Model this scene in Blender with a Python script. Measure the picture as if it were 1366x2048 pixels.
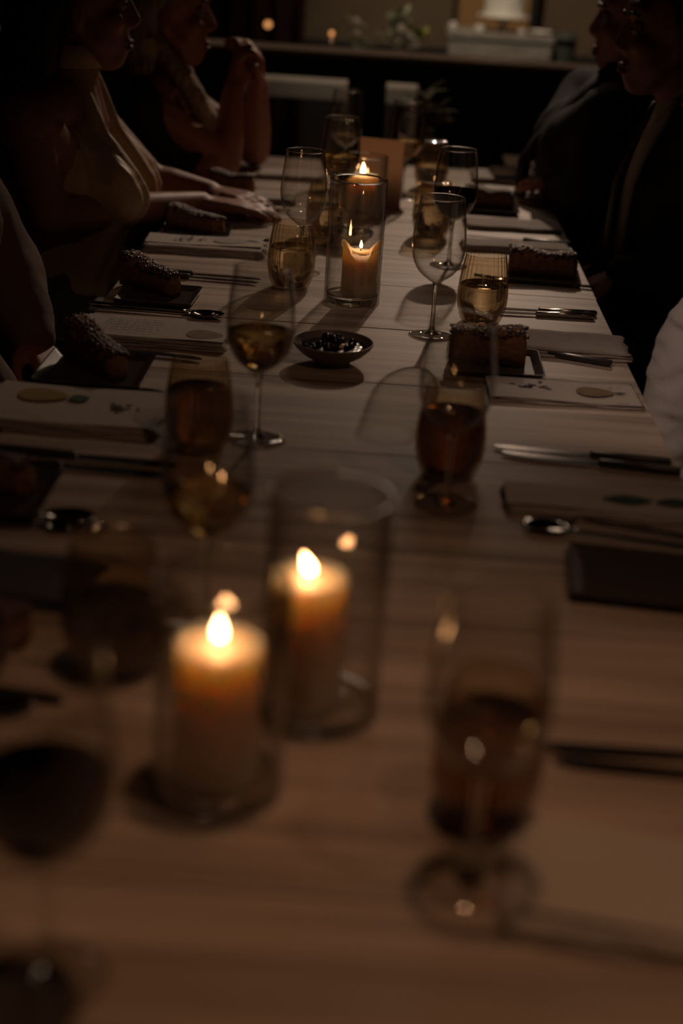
import bpy, bmesh, math, random
from mathutils import Vector, Matrix, noise
random.seed(7)
for o in list(bpy.data.objects): bpy.data.objects.remove(o)
S = bpy.context.scene
COL = S.collection
TZ = 0.75                      # table top height
R_ = math.radians

# ---------------------------------------------------------------- camera
pitch, yaw, roll = R_(23.0), R_(1.04), R_(3.7)
F = Vector((-math.sin(yaw)*math.cos(pitch), math.cos(yaw)*math.cos(pitch), -math.sin(pitch)))
Rt = Vector((math.cos(yaw), math.sin(yaw), 0)); Up = Rt.cross(F)
R2 = math.cos(roll)*Rt + math.sin(roll)*Up; U2 = math.cos(roll)*Up - math.sin(roll)*Rt
cam = bpy.data.cameras.new('camera'); camo = bpy.data.objects.new('camera', cam); COL.objects.link(camo)
M = Matrix((( R2.x, U2.x, -F.x, 0), (R2.y, U2.y, -F.y, 0), (R2.z, U2.z, -F.z, 0), (0, 0, 0, 1)))
M.translation = Vector((0, 0, TZ+0.6)); camo.matrix_world = M
cam.sensor_fit = 'VERTICAL'; cam.sensor_height = 36; cam.lens = 50; cam.clip_start = 0.02
cam.dof.use_dof = True; cam.dof.focus_distance = 2.24; cam.dof.aperture_fstop = 2.2
S.camera = camo
# ---------------------------------------------------------------- world, lights, exposure
W = bpy.data.worlds.new('world'); S.world = W; W.use_nodes = True
W.node_tree.nodes['Background'].inputs[0].default_value = (1.0, .72, .5, 1)
W.node_tree.nodes['Background'].inputs[1].default_value = 0.0
S.view_settings.view_transform = 'Standard'; S.view_settings.look = 'None'
S.view_settings.gamma = 1; S.view_settings.use_curve_mapping = False
S.view_settings.exposure = 0.0
S.cycles.use_denoising = True
S.cycles.max_bounces = 14; S.cycles.transparent_max_bounces = 40; S.cycles.transmission_bounces = 12
S.cycles.glossy_bounces = 6; S.cycles.diffuse_bounces = 3
S.cycles.sample_clamp_indirect = 3.0
S.cycles.caustics_refractive = True; S.cycles.caustics_reflective = False
S.cycles.use_light_tree = True

def lamp(name, kind, loc, target, energy, color, size=.05, cone=60, blend=.6):
    l = bpy.data.lights.new(name, kind); l.energy = energy; l.color = color
    if kind == 'AREA': l.size = size
    else: l.shadow_soft_size = size
    if kind == 'SPOT': l.spot_size = R_(cone); l.spot_blend = blend
    o = bpy.data.objects.new(name, l); COL.objects.link(o); o.location = loc
    o.rotation_euler = (Vector(target)-Vector(loc)).to_track_quat('-Z', 'Y').to_euler()
    return o
lamp('spot_over_bar', 'SPOT', (.55, 5.6, 2.55), (-.04, 3.04, .78), 104, (1, .72, .53), .035, 27, 1.0)
lamp('rim_fill_over_bar', 'AREA', (.15, 5.0, 2.6), (0, 3.0, .75), 2.2, (1, .74, .55), .5)  # added soft fill: reflections on the glass, rim light on the guests
lamp('spot_on_cake', 'SPOT', (.1, 5.0, 2.6), (.42, 6.7, .9), 85, (1, .80, .58), .05, 60, 1.0)
lamp('fill_on_side_table', 'SPOT', (.0, 4.05, 2.6), (-.12, 5.45, .82), 30, (1, .80, .62), .04, 34, .9)  # added fill to brighten the side table cloth and flowers
lamp('downlight_over_table', 'SPOT', (.30, 1.7, 2.68), (.0, 2.45, .75), 5, (1, .68, .50), .03, 32, 1.0)
lamp('warm_fill_near', 'SPOT', (.08, 1.0, 2.6), (.05, .72, .75), 15, (1, .50, .25), .06, 44, 1.0)  # added orange fill for the near table, no fitting hangs here
lamp('warm_fill_side', 'SPOT', (.75, .45, 2.5), (.05, 1.35, .75), 7, (1, .56, .33), .06, 62, 1.0)  # second added warm fill, from the near right
lamp('fill_on_white_sleeve', 'SPOT', (-.6, 1.2, 2.6), (.45, 1.9, .75), 24, (1, .72, .58), .04, 16, .9)  # added narrow fill to brighten the white sleeve
for k, (x, y, e) in enumerate(((1.5, 4.9, 3), (-1.4, 4.9, 3), (-.4, 4.6, 3), (.8, 6.6, 5), (-.9, 6.4, 4), (1.3, 1.2, .8))):
    lamp('glint_spot', 'SPOT', (x, y, 2.68), (x*.7, y-.1, .0), e, (1, .74, .52), .03, 90, 1.0)  # unseen spots added for sparkle on the glassware

# ---------------------------------------------------------------- materials
MATS = {}
def newmat(n):
    m = bpy.data.materials.new(n); m.use_nodes = True; m.node_tree.nodes.clear(); MATS[n] = m
    nt = m.node_tree; out = nt.nodes.new('ShaderNodeOutputMaterial')
    return m, nt, out
def nd(nt, t, **k):
    n = nt.nodes.new(t)
    for a, b in k.items():
        if a.startswith('i_'): n.inputs[a[2:].replace('_', ' ')].default_value = b
        else: setattr(n, a, b)
    return n
def ramp(nt, a, b, p0=.3, p1=.7):
    r = nt.nodes.new('ShaderNodeValToRGB'); e = r.color_ramp.elements
    e[0].position = p0; e[1].position = p1; e[0].color = (*a, 1); e[1].color = (*b, 1); return r
def pbr(n, c, rough=.6, metal=0, spec=.5, c2=None, scale=30, stretch=(1, 1, 1), bump=0, bscale=None, sss=0, sssr=(.02, .01, .005), p0=.3, p1=.7, sheen=0, detail=4):
    m, nt, out = newmat(n); L = nt.links
    b = nt.nodes.new('ShaderNodeBsdfPrincipled'); L.new(b.outputs[0], out.inputs[0])
    b.inputs['Base Color'].default_value = (*c, 1); b.inputs['Roughness'].default_value = rough
    b.inputs['Metallic'].default_value = metal; b.inputs['Specular IOR Level'].default_value = spec
    if sheen: b.inputs['Sheen Weight'].default_value = sheen
    if sss:
        b.inputs['Subsurface Weight'].default_value = sss; b.inputs['Subsurface Radius'].default_value = sssr; b.inputs['Subsurface Scale'].default_value = 1
    tc = nt.nodes.new('ShaderNodeTexCoord'); mp = nt.nodes.new('ShaderNodeMapping'); mp.inputs['Scale'].default_value = stretch
    L.new(tc.outputs['Object'], mp.inputs[0])
    if c2:
        nz = nd(nt, 'ShaderNodeTexNoise', i_Scale=scale, i_Detail=detail); L.new(mp.outputs[0], nz.inputs[0])
        r = ramp(nt, c, c2, p0, p1); L.new(nz.outputs[0], r.inputs[0]); L.new(r.outputs[0], b.inputs['Base Color'])
    if bump:
        nz = nd(nt, 'ShaderNodeTexNoise', i_Scale=bscale or scale, i_Detail=3.0); L.new(mp.outputs[0], nz.inputs[0])
        bp = nd(nt, 'ShaderNodeBump', i_Strength=bump, i_Distance=.004); L.new(nz.outputs[0], bp.inputs['Height']); L.new(bp.outputs[0], b.inputs['Normal'])
    return m
def thin(n, tint, edge, refl=1.0, rough=.0):
    """thin-walled glass: straight-through tinted light plus a Fresnel-like reflection, darker where seen edge-on"""
    m, nt, out = newmat(n); L = nt.links
    lw = nd(nt, 'ShaderNodeLayerWeight', i_Blend=.5)
    p5 = nd(nt, 'ShaderNodeMath', operation='POWER'); p5.inputs[1].default_value = 4.0; L.new(lw.outputs['Facing'], p5.inputs[0])
    mr = nd(nt, 'ShaderNodeMapRange'); mr.inputs['To Min'].default_value = .045*refl; mr.inputs['To Max'].default_value = .9; L.new(p5.outputs[0], mr.inputs[0])
    p3 = nd(nt, 'ShaderNodeMath', operation='POWER'); p3.inputs[1].default_value = 3.0; L.new(lw.outputs['Facing'], p3.inputs[0])
    mx = nd(nt, 'ShaderNodeMix', data_type='RGBA'); L.new(p3.outputs[0], mx.inputs[0]); mx.inputs[6].default_value = (*tint, 1); mx.inputs[7].default_value = (*edge, 1)
    tr = nt.nodes.new('ShaderNodeBsdfTransparent'); L.new(mx.outputs[2], tr.inputs[0])
    gl = nt.nodes.new('ShaderNodeBsdfGlossy'); gl.inputs['Roughness'].default_value = rough; gl.inputs[0].default_value = (1, 1, 1, 1)
    ms = nt.nodes.new('ShaderNodeMixShader'); L.new(mr.outputs[0], ms.inputs[0]); L.new(tr.outputs[0], ms.inputs[1]); L.new(gl.outputs[0], ms.inputs[2])
    L.new(ms.outputs[0], out.inputs[0]); return m
def refr(n, c, ior=1.45, rough=0.0):
    m, nt, out = newmat(n)
    g = nd(nt, 'ShaderNodeBsdfGlass'); g.inputs['Color'].default_value = (*c, 1); g.inputs['IOR'].default_value = ior; g.inputs['Roughness'].default_value = rough
    nt.links.new(g.outputs[0], out.inputs[0]); return m
def emit(n, c, s):
    m, nt, out = newmat(n); e = nd(nt, 'ShaderNodeEmission'); e.inputs[0].default_value = (*c, 1); e.inputs[1].default_value = s
    nt.links.new(e.outputs[0], out.inputs[0]); return m

GLASS = thin('clear_glass', (.965, .96, .95), (.5, .47, .43), 1.2)
VASEG = thin('vase_glass', (.975, .97, .96), (.30, .26, .23), 1.7)
AMBER = thin('amber_ribbed_glass', (.955, .90, .80), (.30, .16, .05), 1.6)
STEMG = refr('solid_glass', (.95, .95, .93))
WATER = refr('water_in_amber_glass', (.975, .945, .86), 1.33)
WHITEW = refr('white_wine', (.93, .80, .50), 1.34)
ROSEW = refr('brown_drink', (.52, .30, .20), 1.34)
REDW = refr('red_wine', (.035, .004, .006), 1.34)
def wax_mat():
    m, nt, out = newmat('candle_wax'); b = nt.nodes.new('ShaderNodeBsdfPrincipled'); nt.links.new(b.outputs[0], out.inputs[0])
    b.inputs['Base Color'].default_value = (.93, .76, .58, 1); b.inputs['Roughness'].default_value = .45
    b.inputs['Subsurface Weight'].default_value = 1; b.inputs['Subsurface Radius'].default_value = (.045, .032, .021); b.inputs['Subsurface Scale'].default_value = 1
    return m
WAX = wax_mat()
FLAME = emit('flame', (1, .46, .18), 48)
FLAMEC = emit('flame_core', (1, .82, .55), 60)
WICK = pbr('wick', (.01, .008, .006), .9)
WOOD = pbr('whitewashed_wood', (.29, .215, .165), .5, c2=(.68, .555, .46), scale=7, stretch=(.22, 5, 5), bump=.25, bscale=26, p0=.30, p1=.64, detail=8)
DWOOD = pbr('dark_stained_wood', (.012, .009, .008), .5, c2=(.02, .014, .011), scale=12, stretch=(1, 6, 6))
LEDGE = pbr('counter_wood', (.46, .35, .28), .4, c2=(.55, .43, .34), scale=14, stretch=(1, 6, 6))
DFAB = pbr('dark_chair_leather', (.014, .010, .009), .55, bump=.2, scale=80)
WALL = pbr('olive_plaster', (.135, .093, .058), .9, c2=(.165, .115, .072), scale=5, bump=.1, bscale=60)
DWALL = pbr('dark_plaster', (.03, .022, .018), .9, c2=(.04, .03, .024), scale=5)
CEIL = pbr('dark_ceiling_paint', (.03, .025, .022), .9)
FLOOR = pbr('dark_floorboards', (.03, .02, .015), .45, c2=(.05, .033, .024), scale=8, stretch=(5, .4, 1))
PAPER = pbr('cream_paper', (.60, .54, .48), .8, c2=(.65, .59, .52), scale=8)
LINEN = pbr('folded_linen', (.50, .44, .40), .9, c2=(.56, .50, .455), scale=60, bump=.3, bscale=400)
INK = pbr('grey_ink', (.12, .10, .09), .8)
LEMON = pbr('printed_fruit_yellow', (.42, .31, .10), .8, c2=(.36, .24, .08), scale=60)
PEAR = pbr('printed_fruit_ochre', (.30, .22, .12), .8, c2=(.24, .16, .09), scale=60)
LEAFP = pbr('printed_leaf_green', (.05, .09, .06), .8)
FLP = pbr('printed_flower_mauve', (.17, .11, .12), .8)
STEEL = pbr('polished_steel', (.62, .58, .54), .10, metal=1)
BLADE = pbr('dull_blade', (.10, .09, .085), .28, metal=1)
BROWNW = refr('dark_brown_drink', (.13, .075, .05), 1.34)
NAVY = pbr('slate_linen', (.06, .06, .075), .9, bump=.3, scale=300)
BLACKH = pbr('dark_handle', (.05, .04, .035), .28, spec=.6)
PLATE = pbr('smoked_glass_plate', (.085, .07, .065), .16, spec=.6)
CRUMB = pbr('baked_crumb', (.20, .085, .035), .8, c2=(.32, .16, .07), scale=90, bump=.7, bscale=160)
CRUST = pbr('glazed_crust', (.05, .02, .012), .32, c2=(.10, .04, .02), scale=120, bump=.9, bscale=220, spec=.7)
BOWLM = pbr('grey_stoneware', (.23, .18, .16), .45, c2=(.27, .21, .18), scale=30)
BERRY = pbr('dark_berry_jam', (.012, .005, .006), .15, spec=.8, bump=.3, scale=120)
SKIN = pbr('skin', (.33, .15, .10), .5, bump=.12, scale=180, spec=.4)
SKIN2 = pbr('flushed_skin', (.36, .15, .095), .5, bump=.12, scale=180, spec=.4)
LIP = pbr('lip', (.20, .06, .055), .6, spec=.3)
EYE = pbr('eye_white', (.20, .18, .17), .3)
IRIS = pbr('iris', (.03, .02, .015), .15)
HAIRD = pbr('dark_hair', (.012, .008, .006), .5, c2=(.022, .014, .01), scale=14, stretch=(14, 14, .6), bump=.8, bscale=14)
HAIRB = pbr('blonde_hair', (.36, .27, .17), .45, c2=(.52, .41, .28), scale=14, stretch=(14, 14, .7), bump=1.0, bscale=16)
TAN = pbr('tan_satin', (.52, .36, .21), .42, c2=(.62, .45, .28), scale=7, stretch=(1, 12, 1), bump=1.0, bscale=6, sheen=.2)
GREYD = pbr('blue_grey_dress', (.07, .075, .09), .7, bump=.3, scale=40)
BLACKD = pbr('black_dress', (.008, .007, .008), .8, bump=.3, scale=40)
SUIT = pbr('black_suit_wool', (.006, .006, .007), .85, bump=.3, scale=300)
SHIRT = pbr('white_shirt_cotton', (.62, .58, .56), .8, bump=.8, scale=22)
TIE = pbr('black_tie_silk', (.008, .008, .009), .4)
TAUPE = pbr('taupe_blouse', (.20, .135, .11), .8, c2=(.25, .17, .14), scale=6, bump=1.0, bscale=9)
PINK = pbr('pale_card', (.78, .58, .47), .8)
CAKEM = pbr('white_icing', (.80, .75, .68), .5, c2=(.84, .79, .72), scale=20, bump=.3)
CERAM = pbr('white_ceramic', (.78, .73, .67), .25)
GREYW = pbr('weathered_grey_wood', (.20, .18, .155), .8, c2=(.34, .31, .27), scale=9, stretch=(1, 6, 6), bump=.4)
DGREEN = pbr('dark_green_tin', (.05, .055, .045), .6)
OAK = pbr('amber_oak_board', (.30, .16, .06), .5, c2=(.38, .21, .085), scale=6, stretch=(5, 5, .6))
CURT = pbr('oxblood_curtain', (.05, .012, .010), .9, bump=.3)
CLOTH = pbr('pale_table_cloth', (.55, .48, .40), .9, c2=(.60, .53, .45), scale=10)
LEAF = pbr('sage_leaf', (.34, .35, .22), .6, c2=(.48, .48, .33), scale=30)
LIME = pbr('lime_leaf', (.38, .42, .08), .6)
PETAL = pbr('cream_petal', (.70, .64, .54), .6)
PHONE = pbr('phone_glass', (.012, .014, .02), .12, spec=.8)
BULB = emit('amber_bulb', (1, .42, .14), 1.1)
GOLD = pbr('rose_gold', (.8, .5, .38), .2, metal=1)

# ---------------------------------------------------------------- helpers
def obj(name, me, mat=None, parent=None, smooth=False, loc=None, rz=None, kind=None, label=None):
    if isinstance(me, bmesh.types.BMesh):
        bmesh.ops.recalc_face_normals(me, faces=me.faces); m = bpy.data.meshes.new(name); me.to_mesh(m); me.free(); me = m
        if mat: me.materials.append(mat)
        if smooth:
            for p in me.polygons: p.use_smooth = True
    o = bpy.data.objects.new(name, me); COL.objects.link(o)
    if parent: o.parent = parent
    if loc is not None: o.location = loc
    if rz is not None: o.rotation_euler = (0, 0, rz)
    if kind: o['kind'] = kind
    if label: o['label'] = label
    return o
def tag(o, label, cat, group=None):
    o['label'] = label; o['category'] = cat
    if group: o['group'] = group
    return o
def thing(name, label, cat, loc=(0, 0, 0), rz=0, group=None):
    o = bpy.data.objects.new(name, None); COL.objects.link(o); o.empty_display_size = .05
    o.location = loc; o.rotation_euler = (0, 0, rz); return tag(o, label, cat, group)
def copy_tree(o, parent=None):
    c = o.copy(); COL.objects.link(c); c.parent = parent
    for ch in list(o.children): copy_tree(ch, c)
    return c
def box(bm, x0, x1, y0, y1, z0, z1, bev=0):
    r = bmesh.ops.create_cube(bm, size=1); vs = r['verts']
    for v in vs: v.co = Vector(((x0+x1)/2+v.co.x*(x1-x0), (y0+y1)/2+v.co.y*(y1-y0), (z0+z1)/2+v.co.z*(z1-z0)))
    if bev:
        es = list({e for v in vs for e in v.link_edges}); bmesh.ops.bevel(bm, geom=es, offset=bev, segments=2, affect='EDGES', profile=.5)
    return vs
def bx(*a, bev=0):
    bm = bmesh.new(); box(bm, *a, bev=bev); return bm
def lathe(prof, segs=48, rib=0, ribn=0, ribz=None, bm=None, closed=True):
    bm = bm or bmesh.new(); rings = []
    for (r, z) in prof:
        if r < 1e-6: rings.append([bm.verts.new((0, 0, z))]); continue
        ring = []
        for i in range(segs):
            a = 2*math.pi*i/segs; k = 1
            if rib: k = 1+rib*math.cos(ribn*a)*(1 if ribz is None else ribz(z))
            ring.append(bm.verts.new((r*k*math.cos(a), r*k*math.sin(a), z)))
        rings.append(ring)
    for a, b in zip(rings, rings[1:]):
        if len(a) == 1 and len(b) == 1: continue
        for i in range(segs):
            j = (i+1) % segs
            if len(a) == 1: bm.faces.new((a[0], b[j], b[i]))
            elif len(b) == 1: bm.faces.new((a[i], a[j], b[0]))
            else: bm.faces.new((a[i], a[j], b[j], b[i]))
    return bm
def cyl(bm, p0, p1, r0, r1=None, n=10):
    r1 = r0 if r1 is None else r1; p0 = Vector(p0); p1 = Vector(p1); d = p1-p0
    q = d.to_track_quat('Z', 'Y').to_matrix().to_4x4(); q.translation = (p0+p1)/2
    bmesh.ops.create_cone(bm, cap_ends=True, segments=n, radius1=r0, radius2=r1, depth=d.length, matrix=q); return bm
def interp(pts, n=5):
    """smooth (Catmull-Rom) refinement of a profile"""
    out = []
    for i in range(len(pts)-1):
        p0 = pts[max(i-1, 0)]; p1 = pts[i]; p2 = pts[i+1]; p3 = pts[min(i+2, len(pts)-1)]
        for k in range(n):
            t = k/n
            out.append(tuple(.5*((2*b)+(-a+c)*t+(2*a-5*b+4*c-d)*t*t+(-a+3*b-3*c+d)*t**3) for a, b, c, d in zip(p0, p1, p2, p3)))
    out.append(pts[-1]); return out
def radius_at(prof, z):
    for (r0, z0), (r1, z1) in zip(prof, prof[1:]):
        if z0 <= z <= z1: return r0+(r1-r0)*(z-z0)/max(z1-z0, 1e-9)
    return prof[-1][0]

# ---------------------------------------------------------------- the setting
def struct(name, bm, mat):
    o = obj(name, bm, mat); o['kind'] = 'structure'; return o
struct('floor', bx(-2.6, 2.6, -1.5, 7.4, -.05, 0), FLOOR)
struct('ceiling', bx(-2.6, 2.6, -1.5, 7.4, 2.75, 2.8), CEIL)
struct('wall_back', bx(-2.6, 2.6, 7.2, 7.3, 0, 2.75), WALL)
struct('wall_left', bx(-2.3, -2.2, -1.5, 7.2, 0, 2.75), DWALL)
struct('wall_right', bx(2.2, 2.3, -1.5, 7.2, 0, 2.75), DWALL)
struct('wall_front', bx(-2.2, 2.2, -1.5, -1.4, 0, 2.75), DWALL)
o_ = obj('added_dark_trim', bx(-2.2, 2.2, 7.17, 7.199, .12, .76, bev=.003), DWOOD); o_['kind'] = 'structure'  # dark panel added to keep the lower back wall from looking lit
struct('baseboard_back', bx(-2.2, 2.2, 7.18, 7.2, 0, .12, bev=.004), DWOOD)
# partition between the dining room and the bar
pt = bpy.data.objects.new('trim_1', None); COL.objects.link(pt); pt['kind'] = 'structure'
obj('ledge', bx(-2.2, 2.2, 4.585, 4.76, .922, .938, bev=.003), LEDGE, pt)
obj('beam', bx(-2.2, 2.2, 4.61, 4.73, .856, .922), DWOOD, pt)
for x0, x1 in ((-2.2, -2.05), (-1.4, -1.28), (-.62, -.5), (-.151, -.029), (.075, .334), (.481, .6), (1.2, 1.32), (2.05, 2.2)):  # widest post stretched to hide the lit stand behind it
    obj('post', bx(x0, x1, 4.62, 4.72, .5, .856, bev=.003), DWOOD, pt)
obj('added_dark_panel', bx(.334, .481, 4.66, 4.69, .5, .856), DWOOD, pt)  # dark sheet added so this opening looks unlit
obj('lower_panel', bx(-2.2, 2.2, 4.63, 4.71, 0, .5), DWOOD, pt)
obj('bottom_rail', bx(-2.2, 2.2, 4.61, 4.73, .48, .53, bev=.003), DWOOD, pt)

# ---------------------------------------------------------------- table
X0, X1, Y0, Y1 = -.443, .375, .18, 3.72
tb = thing('dining_table', 'long whitewashed plank dining table running away under all the place settings', 'table', (0, 0, 0))
ys = [2.1565+k*.2785 for k in range(-8, 7)]
edges = [Y0]+[y for y in ys if Y0+.05 < y < Y1-.05]+[Y1]
for a, b in zip(edges, edges[1:]):
    n = obj('plank', bx(X0+random.uniform(0, .002), X1-random.uniform(0, .002), a+.0011, b-.0011, TZ-.03, TZ-random.uniform(0, .0006), bev=.0012), WOOD, tb)
obj('underframe', bx(X0+.05, X1-.05, Y0+.06, Y1-.06, TZ-.11, TZ-.0301), DWOOD, tb)
for x in (X0+.09, X1-.09):
    for y in (Y0+.12, 1.95, Y1-.12): obj('leg', bx(x-.035, x+.035, y-.035, y+.035, 0, TZ-.11, bev=.003), DWOOD, tb)

# ---------------------------------------------------------------- glassware
BOWL = interp([(.0045, .083), (.013, .088), (.028, .1005), (.0375, .118), (.0408, .137), (.0402, .158), (.0372, .184), (.0335, .212)], 5)
def bowl_bm():
    inner = [(max(r-.0011, .0), z+.0009) for r, z in BOWL]
    prof = BOWL+[(BOWL[-1][0]-.0005, BOWL[-1][1]+.0005)]+[(r, min(z, BOWL[-1][1])) for r, z in inner[::-1]]+[(0, inner[0][1])]
    return lathe(prof, 56)
def wine_bm(level):
    pr = [(0, .0862)]+[(r-.0016, z+.0012) for r, z in BOWL if .0875 < z < level-.001]
    rl = radius_at(BOWL, level)-.0016
    return lathe(pr+[(rl, level), (0, level)], 56)
BOWLM_ = STEM_ = FOOT_ = None
RINGS = {}
def rim_ring(t, r, z, w, n=72):
    """the rounded lip of a glass"""
    if (r, z) in RINGS: return obj('rim', RINGS[r, z], parent=t)
    bm = bmesh.new(); m = 8; g = [[bm.verts.new(((r+w*math.cos(b))*math.cos(a), (r+w*math.cos(b))*math.sin(a), z+w*math.sin(b))) for b in [2*math.pi*j/m for j in range(m)]] for a in [2*math.pi*i/n for i in range(n)]]
    for i in range(n):
        for j in range(m): bm.faces.new((g[i][j], g[(i+1) % n][j], g[(i+1) % n][(j+1) % m], g[i][(j+1) % m]))
    o = obj('rim', bm, STEMG, t, True); RINGS[r, z] = o.data; return o
def wine_glass(x, y, label, wine=None, level=.135, sc=1.0, tilt=0):
    global BOWLM_, STEM_, FOOT_
    t = thing('wine_glass', label, 'wine glass', (x, y, TZ+.0002), random.uniform(0, 6), 'stemmed wine glasses')
    t.scale = (sc, sc, sc)
    if BOWLM_ is None:
        b = obj('bowl', bowl_bm(), GLASS, t, True); BOWLM_ = b.data
        s = obj('stem', lathe(interp([(0, .0030), (.011, .0031), (.0048, .010), (.0034, .03), (.0033, .06), (.0042, .080), (.0060, .0835)], 4)+[(0, .0845)], 24), STEMG, t, True); STEM_ = s.data
        f = obj('foot', lathe([(0, 0), (.0345, 0), (.0355, .0006), (.0345, .0015), (.02, .0024), (.008, .0032), (0, .0034)], 56), GLASS, t, True); FOOT_ = f.data
    else:
        obj('bowl', BOWLM_, parent=t); obj('stem', STEM_, parent=t); obj('foot', FOOT_, parent=t)
    rim_ring(t, .0331, .2124, .0006)
    if wine: obj('wine', wine_bm(level), wine, t, True)
    return t
TUMB = interp([(.0265, 0), (.031, .004), (.0375, .022), (.0398, .042), (.0385, .066), (.0350, .092), (.0318, .110)], 5)
def tumbler_mesh():
    inner = [(r-.0016, z+.004) for r, z in TUMB if z < .106]
    prof = [(0, .0005)]+TUMB+[(TUMB[-1][0]-.0008, .1107)]+[(r, z) for r, z in inner[::-1]]+[(0, inner[0][1])]
    return lathe(prof, 224, rib=.022, ribn=28)
TM = None
def tumbler(x, y, label, level=.062, water=WATER, sc=1.0):
    global TM
    t = thing('ribbed_tumbler', label, 'tumbler', (x, y, TZ+.0002), random.uniform(0, 6), 'amber ribbed tumblers'); t.scale = (sc, sc, sc)
    if TM is None: TM = obj('glass_wall', tumbler_mesh(), AMBER, t, True).data
    else: obj('glass_wall', TM, parent=t)
    pr = [(0, .0065)]+[(r-.0030, z+.0045) for r, z in TUMB if z+.0045 < level-.001]+[(radius_at(TUMB, level)-.0030, level), (0, level)]
    obj('drink', lathe(pr, 56), water, t, True)
    return t
wine_glass(.082, 2.135, 'clear empty wine glass standing before the white napkin, in sharp focus')
wine_glass(.121, 2.615, 'red wine glass nearly half full, behind the sharp empty glass', REDW, .140)
wine_glass(.033, 3.27, 'wine glass of pale white wine beside the standing card, far end', WHITEW, .128)
wine_glass(-.102, 2.93, 'glass of pale wine just in front of the standing card', WHITEW, .140)
wine_glass(-.108, 3.40, 'farthest wine glass, dark against the bar, behind the card side', WHITEW, .112)
wine_glass(-.146, 2.485, 'clear empty wine glass on the side of the clasped hands, behind a tumbler')
wine_glass(-.138, 1.62, 'half-filled white wine glass beside the near dark jam dish', WHITEW, .135)
wine_glass(.088, 1.455, 'blurred clear wine glass in front of the dark amber tumbler, facing the two dark knives')
wine_glass(-.137, 1.135, 'blurred white wine glass just behind the nearest candle vase', WHITEW, .128)
wine_glass(.088, .795, 'nearest blurred clear wine glass, before a dark amber tumbler')
wine_glass(-.170, .668, 'nearest wine glass full of black-red wine, cut by the frame edge', REDW, .138, 1.03)
tumbler(.162, 2.235, 'sharp ribbed amber tumbler between the empty wine glass and two knives')
tumbler(-.155, 2.375, 'ribbed amber tumbler left of the single central candle vase', .070)
tumbler(-.203, 1.575, 'blurred ribbed amber tumbler beside the yellow-fruit menu', .075, ROSEW)
tumbler(-.203, 1.045, 'blurred tumbler of dark water left of the two near candles', .058, BROWNW, 1.05)
tumbler(.100, .872, 'nearest blurred amber tumbler of brown drink, right behind a clear wine glass', .082, ROSEW)
tumbler(.092, 1.545, 'blurred amber tumbler of brown drink behind the middle clear wine glass', .078, ROSEW)
tumbler(.092, 2.87, 'ribbed amber tumbler seen through the sharp empty wine glass', .06)
tumbler(.098, 3.42, 'dark amber tumbler behind the red wine, near the table end', .055)
tumbler(-.118, 2.80, 'amber tumbler half hidden by the central candle vase', .06)

# ---------------------------------------------------------------- candles and vases
FLM = {}
def flame(parent, z, h=.024, r=.0052, lean=(0, 0)):
    bm = bmesh.new(); n = 14
    prof = [(0, 0)]+[(r*math.sin(math.pi*(t**.62))**.9*(1-.25*t), h*t) for t in [k/n for k in range(1, n)]]+[(0, h)]
    lathe(prof, 16, bm=bm)
    for v in bm.verts:
        k = v.co.z/h; v.co.x += lean[0]*k*k; v.co.y += lean[1]*k*k; v.co.z += z
    return obj('flame', bm, FLAME, parent, True)
def candle(x, y, z, r, h, label, fh=.024, fr=.0052, lean=(0, 0), melted=False):
    t = thing('pillar_candle', label, 'candle', (x, y, z), 0, 'lit pillar candles')
    bm = bmesh.new()
    if not melted:
        lathe(interp([(0, 0), (r*.97, 0), (r, .003), (r, h*.5), (r, h-.003), (r*.95, h-.0002), (r*.80, h-.0012), (r*.45, h-.003), (0, h-.0035)], 3), 56, bm=bm)
        top = h-.0035
    else:
        rings = []; N = 64
        prof = [(0, 0), (r*.98, 0), (r, .004), (r, h*.35), (r, h*.7), (r, h*.86), (r*1.0, h*.94), (r*.93, h), (r*.80, h*.985), (r*.68, h*.90), (r*.4, h*.80), (0, h*.78)]
        lathe(interp(prof, 3), N, bm=bm)
        for v in bm.verts:
            zz = v.co.z; a = math.atan2(v.co.y, v.co.x); rr = math.hypot(v.co.x, v.co.y)
            if rr < 1e-6: continue
            k = max(0, (zz-h*.78)/(h*.22)); k = k*k*(3-2*k)
            # two flaring curled walls with a slump facing the near side
            lobe = .5+.5*math.cos(2*a)+.22*math.cos(3*a+1.0)+.1*math.cos(7*a)
            v.co.z = zz-k*(.030*(1-min(1, max(0, lobe))))
            fl = 1+.16*k*max(0, lobe)*(1 if rr > r*.75 else .4); v.co.x *= fl; v.co.y *= fl*.98
            if .1 < zz/h < .75: w = 1+.012*math.sin(5*a+zz*60); v.co.x *= w; v.co.y *= w
        top = h*.78
    obj('wax', bm, WAX, t, True)
    bm = bmesh.new(); cyl(bm, (0, 0, top-.002), (lean[0]*.1, lean[1]*.1, top+.007), .0009, .0007, 8); obj('wick', bm, WICK, t)
    flame(t, top+.005, fh, fr, lean)
    return t
def vase(x, y, label, r=.0465, h=.2, base=.014):
    t = thing('cylinder_vase', label, 'glass vase', (x, y, TZ+.0003), 0, 'glass cylinder candle vases')
    w = .0030
    obj('glass_wall', lathe([(r, .0), (r, h*.5), (r, h-.001), (r-w*.5, h), (r-w, h-.001), (r-w, h*.5), (r-w, base)], 72), VASEG, t, True)
    rim_ring(t, r-w*.5, h, .0015)
    obj('base', lathe(interp([(0, .0012), (r*.8, .0005), (r-.0045, .0006), (r-w-.0006, .005), (r-w-.0007, base-.003), (r-w-.004, base), (0, base-.0005)], 4), 72), STEMG, t, True)
    return t
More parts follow.
